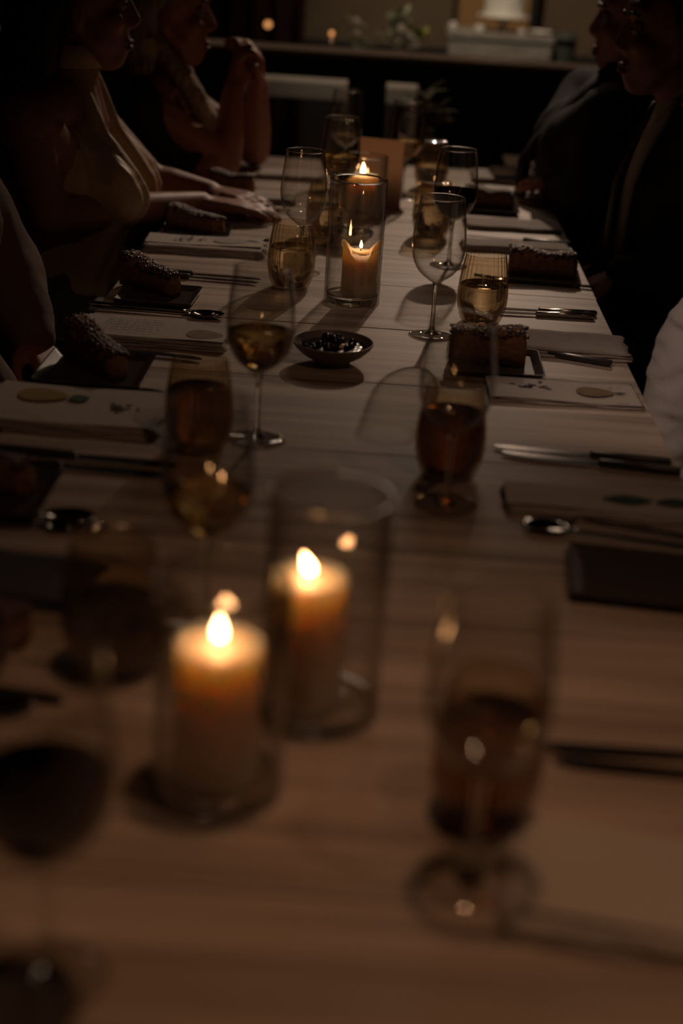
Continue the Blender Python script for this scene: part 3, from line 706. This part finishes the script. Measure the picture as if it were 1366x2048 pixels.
def person(label, sx, y, hip, neck, headc, face, shN, shF, elbN, elbF, wrN, wrF, handsN, handsF, skin, male=False, voxel=.006, tilt=0, hs=1.0, bust=None):
    """seated figure; N = arm nearer the camera.  returns root, body and pieces for clothing"""
    root = thing('person', label, 'person', (hip[0], hip[1], 0)); off = V(hip[0], hip[1], 0)
    hip, neck, shN, shF, elbN, elbF, wrN, wrF, headc = [Vector(p)-off for p in (hip, neck, shN, shF, elbN, elbF, wrN, wrF, headc)]
    caps, ell, P, rot = head_shapes(headc, face, tilt, hs)
    k = 1.12 if male else 1.0; face = Vector(face).normalized()
    torso = []; chest = (shN+shF)/2*.55+hip*.45; side = (shF-shN).normalized(); fwd = V(sx, 0, 0)
    ch = (shN+shF)/2-V(0, 0, .10)+fwd*.02; bl = hip*.65+ch*.35
    for q in (-1, 1):
        torso += [(hip+side*q*.07, .105*k, bl+side*q*.045, .095*k), (bl+side*q*.045, .095*k, ch+side*q*.075, .092*k), (ch+side*q*.075, .090*k, (shN if q < 0 else shF)-V(0, 0, .01), .056*k)]
    torso += [(neck-V(0, 0, .07), .075*k, neck-V(0, 0, .02), .06*k)]
    if bust:
        for q in (-1, 1): torso += [(ch+side*q*.07+fwd*.035-V(0, 0, .02), .065, ch+side*q*.07+fwd*bust-V(0, 0, .045), .052)]
    torso += [(neck-V(0, 0, .03), .06*k, (shN+neck)/2-V(0, 0, .02), .05*k), ((shN+neck)/2-V(0, 0, .02), .05*k, shN, .05*k), (neck-V(0, 0, .03), .06*k, (shF+neck)/2-V(0, 0, .02), .05*k), ((shF+neck)/2-V(0, 0, .02), .05*k, shF, .05*k)]
    nk = [(neck-V(0, 0, .03), .052*k, headc+rot@V(-.015, 0, -.05), .048*k)]
    arms = []
    for s_, e, w in ((shN, elbN, wrN), (shF, elbF, wrF)):
        m = s_.lerp(e, .4); n_ = e.lerp(w, .3)
        arms += [(s_, .050*k, m, .046*k), (m, .046*k, e, .036*k), (e, .038*k, n_, .038*k), (n_, .038*k, w, .024*k)]
    legs = []
    for q in (-1, 1):
        a = hip+side*q*.09; kn = a+V(sx*.40, q*.03, .0); kn.z = .52; an = kn+V(sx*.02, 0, -.43)
        legs += [(a, .085*k, kn, .058*k), (kn, .056*k, kn.lerp(an, .35), .054*k), (kn.lerp(an, .35), .054*k, an, .036*k), (an, .036*k, an+V(sx*.02, 0, -.045), .032)]
        legs += [(an+V(-sx*.02, 0, -.052), .034, an+V(sx*.14, 0, -.058), .027)]
    hN = handsN(wrN, off) if handsN else []; hF = handsF(wrF, off) if handsF else []
    body = remesh('body', caps+torso+nk+arms+legs+hN+hF, skin, root, voxel, ell, 3)
    face_parts(P, rot, body, hs)
    return root, body, dict(torso=torso, arms=arms, legs=legs, neck=nk, P=P, rot=rot, off=off, neckp=neck, ch=ch, bl=bl, hip=hip, side=side, fwd=fwd, shN=shN, shF=shF, headc=headc)
def infl(caps, d): return [(a, r+d, b, s+d) for a, r, b, s in caps]
def hair_cap(d, mat, root, locks, s=1.0, voxel=.007, front=.0):
    P, rot = d['P'], d['rot']
    ell = [(P(-.034, 0, .040), (.096*s, .086*s, .094*s), rot), (P(-.070, 0, -.02), (.052*s, .076*s, .085*s), rot), (P(.03, 0, .085), (.055*s, .07*s, .035*s), rot)]
    def wv(co):
        return Vector((1, 1, 0))*.0022*math.sin(co.x*420+co.y*510+2*math.sin(co.z*30))
    return remesh('hair', locks, mat, root, voxel, ell, 3, wv)

# ---- woman in tan halter, forearms on the table (left, seat y 2.76)
def hnA(w, off): return hand(w, (.98, .16, -.06), (0, 0, 1), -1, .16)
def hfA(w, off): return hand(w, (.90, -.40, -.02), (0, 0, 1), 1, .22)
root, body, d = person('person in a tan pleated halter dress, forearms resting on the table beside bread', 1, 2.76, (-.70, 2.76, .56), (-.612, 2.76, 1.015), (-.592, 2.76, 1.155), (1, .12, 0),
    (-.655, 2.585, .965), (-.655, 2.935, .965), (-.615, 2.572, .80), (-.49, 2.97, .80), (-.376, 2.875, .784), (-.375, 3.00, .784), hnA, hfA, SKIN, bust=.125)
tn = [c for c in d['torso']]
def pleat(co):
    return V(1, 0, 0)*(.004*math.sin(co.y*170))*(1 if co.x > .02 else 0)
fr = d['fwd']; ch = d['ch']
def panel(dd):
    a = d['neckp']+V(.02, 0, .035); 
    out = []
    for q in (-1, 1):
        out += [(a+V(0, q*.03, 0), .018, ch+V(.085, q*.055, .06), .024), (ch+V(.085, q*.055, .06), .026, ch+V(.118, q*.072, -.02), .052), (ch+V(.118, q*.072, -.03), .052, d['bl']+V(.085, q*.05, 0), .060), (d['bl']+V(.085, q*.05, 0), .060, d['hip']+V(.10, q*.05, .06), .062)]
    out += [(ch+V(.085, 0, -.02), .045, d['bl']+V(.09, 0, 0), .055)]
    return out
remesh('halter_front', panel(d)+infl([d['torso'][i] for i in (0, 1, 3, 4, 7, 8)], .006), TAN, root, .006, (), 3, pleat)
bm = lathe([(.058, -.022), (.062, -.02), (.060, .018), (.056, .02), (.054, .0), (.056, -.02), (.058, -.022)], 32); bm.transform(Matrix.Translation(d['neckp']+V(.005, 0, .055))); obj('collar', bm, TAN, root, True)
remesh('skirt', infl([d['torso'][0], d['torso'][3]]+d['legs'][:1]+d['legs'][5:6], .012), GREYD, root, .008, (), 4)
hd = d['headc']
hair_cap(d, HAIRD, root, [(hd+V(-.06, .05, 0), .05, hd+V(-.10, .07, -.22), .045), (hd+V(-.06, -.05, 0), .05, hd+V(-.09, -.075, -.22), .045), (hd+V(-.09, 0, 0), .05, hd+V(-.13, 0, -.28), .05), (hd+V(-.10, .06, -.22), .045, hd+V(-.12, .05, -.36), .03), (hd+V(-.09, -.07, -.22), .045, hd+V(-.13, -.05, -.36), .03)])
# ---- blonde woman, elbows on the table, hands clasped (left, seat y 3.4)
def hnB(w, off): return hand(w, (.20, .42, .80), (.80, -.45, 0), 1, .85, .95, .02)
def hfB(w, off): return hand(w, (-.02, -.42, .80), (.80, .45, 0), -1, .85, .95, .02)
root, body, d = person('person with long blonde hair, elbows on the table, hands clasped before the chin', 1, 3.4, (-.66, 3.4, .56), (-.545, 3.4, .975), (-.528, 3.4, 1.105), (1, .05, 0),
    (-.575, 3.235, .925), (-.575, 3.565, .925), (-.385, 3.365, .788), (-.335, 3.55, .788), (-.372, 3.385, .955), (-.325, 3.470, .955), hnB, hfB, SKIN2, bust=.12)
remesh('dress', infl(d['torso'][:6]+d['legs'][:1]+d['legs'][5:6], .010)+[(d['ch']+V(.09, q*.07, -.03), .060, d['bl']+V(.05, q*.05, 0), .08) for q in (-1, 1)], BLACKD, root, .008, (), 4)
hd = d['headc']
hair_cap(d, HAIRB, root, [(hd+V(-.05, -.06, 0), .042, hd+V(-.065, -.085, -.17), .04), (hd+V(-.065, -.085, -.17), .04, hd+V(-.10, -.10, -.34), .03), (hd+V(-.05, .06, 0), .045, hd+V(-.04, .085, -.17), .04), (hd+V(-.09, 0, 0), .05, hd+V(-.12, 0, -.30), .05),
   (hd+V(-.02, .07, -.05), .028, hd+V(.035, .075, -.16), .026), (hd+V(.035, .075, -.16), .026, hd+V(.095, .055, -.24), .022), (hd+V(.095, .055, -.24), .022, hd+V(.115, .03, -.33), .010),
   (hd+V(-.01, -.07, -.06), .018, hd+V(.045, -.068, -.13), .022), (hd+V(.045, -.068, -.13), .024, hd+V(.085, -.055, -.20), .024), (hd+V(.085, -.055, -.20), .022, hd+V(.105, -.04, -.30), .008)])
bm = lathe([(.0105, -.002), (.0118, 0), (.0105, .002), (.0095, 0), (.0105, -.002)], 20)
# ---- man in black suit (right, seat y 2.85)
def hC(w, off): return hand(w, (-.75, .35, -.45), (-.2, -.1, 1), -1, .45)
def hC2(w, off): return hand(w, (-.80, -.20, -.40), (-.2, .1, 1), 1, .4)
def suit(root, d, tie=True, shirt=SHIRT, coat=SUIT, sleeves=True):
    fw = d['fwd']; ch = d['ch']; nk = d['neckp']; sd = V(0, 1, 0)
    remesh('jacket', infl(d['torso'], .014)+infl(d['arms'], .013)+[(d['shN']-V(0, 0, .03), .07, d['ch']-d['side']*.06, .10), (d['shF']-V(0, 0, .03), .07, d['ch']+d['side']*.06, .10), (d['neckp']-V(0, 0, .04), .075, d['ch'], .11)], coat, root, .008, (), 14)
    remesh('trousers', infl([c for i, c in enumerate(d['legs']) if i % 5 < 3], .012), coat, root, .009, (), 3)
    # shirt front: narrow V bib lying proud of the chest
    bm = bmesh.new(); rows = []
    for k in range(9):
        t = k/8; z = nk.z+.035-t*.34; w = .052*(1-t)**.8+.010; xo = ch.x*0
        base = nk.x*(1-min(1, t*1.6))+(ch.x)*(min(1, t*1.6)); fx = base+fw.x*(.058+.072*math.sin(min(1, t*1.5)*math.pi/2))*1.1
        rows.append([bm.verts.new((fx-fw.x*.018*abs(q)**2, nk.y+q*w, z)) for q in (-1, -.5, 0, .5, 1)])
    for a, b in zip(rows, rows[1:]):
        for i in range(4): bm.faces.new((a[i], a[i+1], b[i+1], b[i]))
    sh = obj('shirt_front', bm, shirt, root, True); m = sh.modifiers.new('s', 'SOLIDIFY'); m.thickness = .012; m.offset = 0
    bm = lathe([(.064, -.02), (.068, -.018), (.060, .022), (.056, .022), (.060, -.02), (.064, -.02)], 32); bm.transform(Matrix.Translation(nk+V(fw.x*.006, 0, .045))@Matrix.Rotation(fw.x*.25, 4, 'Y')); obj('collar', bm, shirt, root, True)
    for q in (-1, 1):
        bm = bmesh.new(); p = [nk+V(fw.x*.070, q*.006, .038), nk+V(fw.x*.040, q*.055, .052), nk+V(fw.x*.080, q*.055, -.01), nk+V(fw.x*.092, q*.035, -.022)]
        vs = [bm.verts.new(x) for x in p]; bm.faces.new(vs); r = bmesh.ops.extrude_face_region(bm, geom=bm.faces[:]); [setattr(v, 'co', v.co+V(fw.x*.004, 0, .001)) for v in r['geom'] if isinstance(v, bmesh.types.BMVert)]
        obj('collar_point', bm, shirt, root)
    if tie:
        bm = bmesh.new(); rows = []
        for k, (t, w) in enumerate(((.0, .014), (.08, .021), (.12, .012), (.45, .024), (.8, .032), (.95, .036), (1.05, .002))):
            z = nk.z+.022-t*.34; base = nk.x*(1-min(1, t*1.6))+(ch.x)*(min(1, t*1.6)); fx = base+fw.x*(.074+.072*math.sin(min(1, t*1.5)*math.pi/2))*1.1
            rows.append([bm.verts.new((fx+o, nk.y+q*w, z)) for q, o in ((-1, 0), (0, fw.x*.006), (1, 0), (1, -fw.x*.006), (-1, -fw.x*.006))])
        for a, b in zip(rows, rows[1:]):
            for i in range(5): bm.faces.new((a[i], a[(i+1) % 5], b[(i+1) % 5], b[i]))
        bm.faces.new(rows[0]); bm.faces.new(rows[-1][::-1]); obj('tie', bm, TIE, root, True)
root, body, d = person('person in a black suit, white shirt and black tie, face in profile', -1, 2.85, (.72, 2.85, .56), (.580, 2.85, 1.02), (.516, 2.85, 1.165), (-1, -.05, 0),
    (.620, 2.655, .955), (.620, 3.045, .955), (.590, 2.60, .72), (.565, 3.08, .72), (.465, 2.72, .735), (.465, 2.98, .70), hC, hC2, SKIN, True)
suit(root, d); hair_cap(d, HAIRD, root, [], .97)
root, body, d = person('person in a dark jacket behind the suited guest, near the bar ledge', -1, 3.42, (.64, 3.40, .56), (.535, 3.40, 1.01), (.535, 3.40, 1.150), (-1, .1, 0),
    (.465, 3.20, .965), (.465, 3.60, .965), (.435, 3.13, .812), (.45, 3.62, .812), (.385, 3.27, .802), (.40, 3.50, .802), lambda w, off: hand(w, (-.35, .9, -.05), (0, 0, 1), -1, .3), lambda w, off: hand(w, (-.35, -.9, -.05), (0, 0, 1), 1, .3), SKIN, True, voxel=.007)
suit(root, d, False, SUIT); hair_cap(d, HAIRD, root, [], .98)
# ---- guest with pale shirt at the near right, mostly out of frame
root, body, d = person('person in a rumpled white shirt, only the sleeves showing past the table edge', -1, 1.9, (.66, 1.88, .56), (.60, 1.90, 1.03), (.59, 1.90, 1.17), (-1, .1, 0),
    (.60, 1.69, .97), (.60, 2.07, .97), (.50, 1.70, .735), (.455, 1.955, .825), (.43, 1.74, .665), (.405, 1.875, .655), lambda w, off: hand(w, (-.1, .5, -.6), (-.8, 0, .5), -1, .45), lambda w, off: hand(w, (.1, -.6, -.6), (-.8, 0, .5), 1, .45), SKIN, True, voxel=.007)
remesh('shirt', infl(d['torso'], .010)+infl(d['arms'], .017), SHIRT, root, .007, (), 2, lambda c: V(.006, .006, .004)*noise.noise(Vector((c.x*30, c.y*18, c.z*55))))
remesh('trousers', infl([c for i, c in enumerate(d['legs']) if i % 5 < 3], .012), SUIT, root, .009, (), 3)
hair_cap(d, HAIRD, root, [], .97)
# ---- guest in taupe blouse at the near left
root, body, d = person('person in a loose taupe blouse at the frame edge, arm hanging beside the chair', 1, 2.15, (-.82, 2.15, .56), (-.765, 2.15, 1.02), (-.75, 2.17, 1.155), (1, 0, 0),
    (-.72, 1.985, .95), (-.74, 2.33, .95), (-.665, 1.99, .77), (-.64, 2.36, .77), (-.585, 2.05, .64), (-.58, 2.28, .66), lambda w, off: hand(w, (.5, .5, -.4), (.3, 0, 1), -1, .4), lambda w, off: hand(w, (.5, -.5, -.4), (.3, 0, 1), 1, .4), SKIN2, voxel=.007)
remesh('blouse', infl(d['torso'], .014)+infl(d['arms'], .020), TAUPE, root, .008, (), 3, lambda c: V(.004, .004, .001)*noise.noise(Vector((c.x*40, c.y*40, c.z*6))))
remesh('trousers', infl([c for i, c in enumerate(d['legs']) if i % 5 < 3], .014), BLACKD, root, .009, (), 3)
hd = d['headc']; hair_cap(d, HAIRD, root, [(hd+V(-.05, .06, 0), .045, hd+V(-.06, .08, -.2), .04), (hd+V(-.05, -.06, 0), .045, hd+V(-.06, -.08, -.2), .04), (hd+V(-.08, 0, 0), .05, hd+V(-.10, 0, -.22), .05)])

# chairs
def chair(x, y, face, label):
    t = thing('dining_chair', label, 'chair', (x, y, 0), 0 if face > 0 else math.pi, 'dark dining chairs')
    obj('seat', bx(-.20, .22, -.21, .21, .40, .445, bev=.012), DFAB, t)
    bm = bx(-.26, -.225, -.20, .20, .45, .86, bev=.012)
    for v in bm.verts: v.co.x -= .04*(v.co.z-.45)/.4
    obj('backrest', bm, DFAB, t)
    for sx_, sy in ((-.2, -.18), (-.2, .18), (.19, -.18), (.19, .18)):
        bm = bmesh.new(); cyl(bm, (sx_, sy, .40), (sx_*1.08, sy*1.05, 0.0), .017, .011, 12); obj('leg', bm, DWOOD, t, True)
    for sy in (-.18, .18):
        bm = bmesh.new(); cyl(bm, (-.225, sy, .40), (-.24, sy, .47), .012, .012, 10); obj('upright', bm, DWOOD, t, True)
for a in ((-.70, 2.76, 1, 'dark chair under the guest in the tan halter'), (-.67, 3.4, 1, 'dark chair under the blonde guest'), (.68, 2.85, -1, 'dark chair under the suited guest with a tie'),
          (.64, 3.40, -1, 'dark chair under the jacketed guest near the bar'), (.68, 1.88, -1, 'dark chair under the guest in the white shirt'), (-.80, 2.15, 1, 'dark chair under the guest in the taupe blouse')): chair(*a)
chair(-.69, 1.52, 1, 'empty dark chair at the table side by the yellow-fruit menu')

# ---------------------------------------------------------------- the bar side beyond the ledge
t = thing('side_table', 'low side table with pale cloth edge beyond the partition', 'table', (-.2, 5.35, 0))
obj('top', bx(-.42, .275, -.35, .5, .742, .80, bev=.004), CLOTH, t)
for x in (-.36, .22):
    for y in (-.30, .44): obj('leg', bx(x-.025, x+.025, y-.025, y+.025, 0, .742), DWOOD, t)
t = thing('bar_stool', 'low dark stool with a pale seat edge beyond the far table corner', 'stool', (.39, 4.35, 0))
obj('seat', bx(-.05, .05, -.10, .10, .672, .684, bev=.003), LEDGE, t)
for x in (-.038, .038):
    for y in (-.08, .08): obj('leg', bx(x-.009, x+.009, y-.009, y+.009, 0, .672), DWOOD, t)
# weathered stand with cake
t = thing('weathered_stand', 'grey weathered plank stand carrying the white cake', 'stand', (.425, 6.45, 0))
for k in range(5): obj('top_plank', bx(-.225, .225, -.16+k*.064, -.16+k*.064+.061, .875, .90-random.uniform(0, .002), bev=.002), GREYW, t)
for k in range(6): obj('side_plank', bx(-.215, .215, -.15, -.13, .02+k*.142, .02+k*.142+.137, bev=.002), GREYW, t)
obj('frame', bx(-.205, .205, -.129, .14, .01, .874), DWOOD, t)
t = thing('cake_stand', 'white pedestal cake stand on the weathered stand', 'cake stand', (.436, 6.43, .9005))
obj('pedestal', lathe(interp([(0, 0), (.045, 0), (.045, .004), (.018, .010), (.015, .03), (.018, .05), (.03, .056), (0, .057)], 3), 32), CERAM, t, True)
obj('plate', lathe([(0, .0571), (.108, .058), (.113, .066), (.108, .068), (0, .0655)], 48), CERAM, t, True)
t = thing('white_cake', 'white iced cake on the pedestal stand', 'cake', (.436, 6.43, .9702))
obj('tier', lathe(interp([(0, 0), (.082, 0), (.084, .003), (.084, .12), (.080, .126), (0, .127)], 3), 48), CAKEM, t, True)
obj('upper_tier', lathe(interp([(0, .127), (.055, .127), (.055, .20), (.052, .205), (0, .206)], 3), 48), CAKEM, t, True)
def votive(x, y, z, r, h, label, m=CERAM):
    t = thing('votive_cup', label, 'cup', (x, y, z), 0); obj('cup', lathe(interp([(0, 0), (r*.85, 0), (r, h*.3), (r, h), (r*.9, h), (r*.85, h*.35), (0, h*.3)], 3), 24), m, t, True); obj('filling', lathe([(0, h*.31), (r*.84, h*.36), (r*.86, h*.75), (0, h*.8)], 24), CAKEM, t, True)
votive(.222, 6.35, .9005, .016, .03, 'round white cup at the far corner of the weathered stand'); votive(.335, 6.36, .9005, .022, .022, 'white cup just before the cake pedestal')
votive(.345, 6.43, .9005, .016, .024, 'small white cup tucked behind its neighbour'); votive(.515, 6.37, .9005, .016, .018, 'small dim cup on the other side of the cake pedestal'); 
t = thing('serving_dish', 'flat white dish at the end of the weathered stand', 'dish', (.597, 6.40, .9005)); obj('dish', lathe(interp([(0, 0), (.03, 0), (.048, .010), (.05, .016), (.046, .016), (.03, .006), (0, .005)], 3), 32), CERAM, t, True)
t = thing('green_tin', 'dark green tub standing beside the weathered stand', 'tub', (.705, 6.42, 0)); obj('tub', lathe(interp([(0, 0), (.045, 0), (.05, .01), (.05, .86), (.052, .865), (.048, .865), (.046, .80), (0, .79)], 2), 32), DGREEN, t, True)
t = thing('oak_board', 'amber oak panel standing behind the white cake', 'board', (.43, 7.02, 0))
obj('panel', bx(-.165, .165, -.01, .01, .03, 1.5, bev=.003), OAK, t); obj('stile', bx(-.19, -.165, -.015, .015, 0, 1.53, bev=.003), DWOOD, t); obj('stile', bx(.165, .20, -.015, .015, 0, 1.53, bev=.003), DWOOD, t); obj('rail', bx(-.165, .165, -.015, .015, 1.5, 1.53), DWOOD, t); obj('rail', bx(-.165, .165, -.015, .015, 0, .03), DWOOD, t)
# curtain
t = thing('curtain', 'dark red curtain hanging at the side of the back wall', 'curtain', (-.82, 7.1, 0))
bm = bmesh.new(); n = 90; g = []
for i in range(n+1):
    x = -.62+i*(.99/n); y = .03*math.sin(i*.62)+.008*math.sin(i*1.9); g.append([bm.verts.new((x, y-.004, .03)), bm.verts.new((x, y-.004, 2.6)), bm.verts.new((x, y+.004, 2.6)), bm.verts.new((x, y+.004, .03))])
for a, b in zip(g, g[1:]):
    for k in range(4): bm.faces.new((a[k], a[(k+1) % 4], b[(k+1) % 4], b[k]))
bm.faces.new(g[0][::-1]); bm.faces.new(g[-1]); obj('drape', bm, CURT, t, True)
bm = bmesh.new(); cyl(bm, (-.66, 0, 2.62), (.42, 0, 2.62), .014, n=16); obj('rod', bm, DWOOD, t, True)
# amber lights
def bulb_lamp(x, y, z, label, r=.012, hang=False):
    t = thing('amber_lamp', label, 'lamp', (x, y, z), 0, 'tiny amber lamps')
    bm = bmesh.new(); bmesh.ops.create_uvsphere(bm, u_segments=20, v_segments=12, radius=r, matrix=Matrix.Translation((0, 0, .0))); obj('bulb', bm, BULB, t, True)
    bm = bmesh.new()
    if hang: cyl(bm, (0, 0, r*.9), (0, 0, r+.03), r*.6, n=12); obj('socket', bm, DWOOD, t, True); bm = bmesh.new(); cyl(bm, (0, 0, r+.03), (0, 0, 2.75-z), .002, n=6); obj('cord', bm, DWOOD, t)
    else: cyl(bm, (0, 0, -(z-.80)), (0, 0, -r*.8), r*.9, r*.6, n=16); obj('holder', bm, GOLD, t, True)
bulb_lamp(-.600, 6.8, .840, 'amber bulb hanging before the dark red curtain', .014, True)
bulb_lamp(-.255, 5.62, .912, 'small amber light on the side table by the flowers', .008)
# flowers
def leaf_bm(l, w, bend):
    bm = bmesh.new(); rows = []
    for k in range(7):
        t = k/6; ww = w*math.sin(math.pi*min(1, t*.93+.04)); z = bend*t*t
        rows.append([bm.verts.new((l*t, -ww, z+.15*ww)), bm.verts.new((l*t, 0, z)), bm.verts.new((l*t, ww, z+.15*ww))])
    for a, b in zip(rows, rows[1:]):
        for i in range(2): bm.faces.new((a[i], a[i+1], b[i+1], b[i]))
    r = bmesh.ops.extrude_face_region(bm, geom=bm.faces[:]); [setattr(v, 'co', v.co+V(0, 0, .0012)) for v in r['geom'] if isinstance(v, bmesh.types.BMVert)]
    return bm
LM = {}
def leaf(parent, p, d, l, w, mat, name='leaf'):
    k = (round(l, 2), round(w, 3), mat.name)
    if k not in LM:
        o = obj(name, leaf_bm(l, w, -.2*l), mat, parent, True); LM[k] = o.data
    else: o = obj(name, LM[k], parent=parent)
    o.location = p; o.rotation_euler = Vector(d).to_track_quat('X', 'Z').to_euler(); return o
def blossom(parent, p, r, mat):
    bm = bmesh.new()
    for ring, (n, tilt, s) in enumerate(((7, .35, 1), (5, .9, .75), (4, 1.3, .5))):
        for i in range(n):
            a = 2*math.pi*i/n+ring; m = Matrix.Translation((math.cos(a)*r*.45*s, math.sin(a)*r*.45*s, r*.3*ring))@Matrix.Rotation(a, 4, 'Z')@Matrix.Rotation(-tilt, 4, 'Y')@Matrix.Diagonal((r*.6*s, r*.42*s, r*.12, 1))
            bmesh.ops.create_icosphere(bm, subdivisions=2, radius=1, matrix=m)
    o = obj('blossom', bm, mat, parent, True); o.location = p
def bouquet(x, y, z, label, spec, vh=.07, vr=.03):
    t = thing('flower_arrangement', label, 'flowers', (x, y, z), 0)
    obj('vase', lathe(interp([(0, 0), (vr*.8, 0), (vr, vh*.3), (vr*.7, vh*.9), (vr*.8, vh), (vr*.7, vh), (vr*.55, vh*.85), (vr*.8, vh*.3), (0, .005)], 3), 28), CERAM, t, True)
    for kind, p, s in spec:
        p = V(*p); bm = bmesh.new(); cyl(bm, (0, 0, vh*.5), p*.6+V(0, 0, vh*.3), .0018, n=6); cyl(bm, p*.6+V(0, 0, vh*.3), p, .0018, .0012, n=6); obj('stem', bm, LEAF, t)
        if kind == 'b': blossom(t, p, s*1.3, PETAL)
        for k in range(4 if kind != 'b' else 2):
            a = random.uniform(0, 6.28); q = p*random.uniform(.65, 1)+V(0, 0, vh*.15); leaf(t, q, (math.cos(a), math.sin(a), random.uniform(.1, 1.2)), .075 if s > .02 else .055, .016, LIME if kind == 'y' else LEAF)
bouquet(.005, 5.62, .80, 'largest flower arrangement on the side table, cream blooms and sage leaves',
   [('l', (-.035, 0, .155), .03), ('l', (-.05, 0, .13), .03), ('l', (-.02, .02, .18), .03), ('l', (.0, -.02, .20), .03), ('l', (-.03, -.02, .10), .03), ('b', (.0, -.03, .135), .025), ('b', (.03, -.02, .115), .022), ('b', (.045, -.03, .085), .024), ('y', (.085, -.02, .125), .02), ('l', (.06, .02, .14), .03), ('b', (-.01, -.03, .09), .02), ('l', (.02, .0, .17), .03), ('y', (.065, 0, .16), .02)])
bouquet(-.165, 5.60, .80, 'small flower sprig on the side table beside the amber light',
   [('l', (-.012, 0, .15), .02), ('b', (.0, -.01, .155), .018), ('b', (.008, -.01, .115), .018), ('l', (.02, 0, .10), .02), ('l', (.03, 0, .085), .02)], .05, .02)
# lily by the partition foot: pale leaves before the beam
t = thing('plant_stand', 'slim dark stand behind the table end holding a leafy vase', 'stand', (.10, 4.25, 0)); obj('post', bx(-.015, .015, -.015, .015, 0, .70), DWOOD, t); obj('top', lathe([(0, .70), (.07, .70), (.07, .715), (0, .715)], 32), DWOOD, t); obj('base', lathe([(0, 0), (.11, 0), (.11, .015), (0, .02)], 32), DWOOD, t)
bouquet(.10, 4.25, .7152, 'dim leafy vase behind the far table end below the beam', [('l', (-.02, 0, .15), .03), ('l', (-.03, 0, .12), .03), ('b', (.0, -.02, .11), .022), ('b', (.045, -.02, .085), .022), ('l', (.02, 0, .14), .03)], .055, .025)
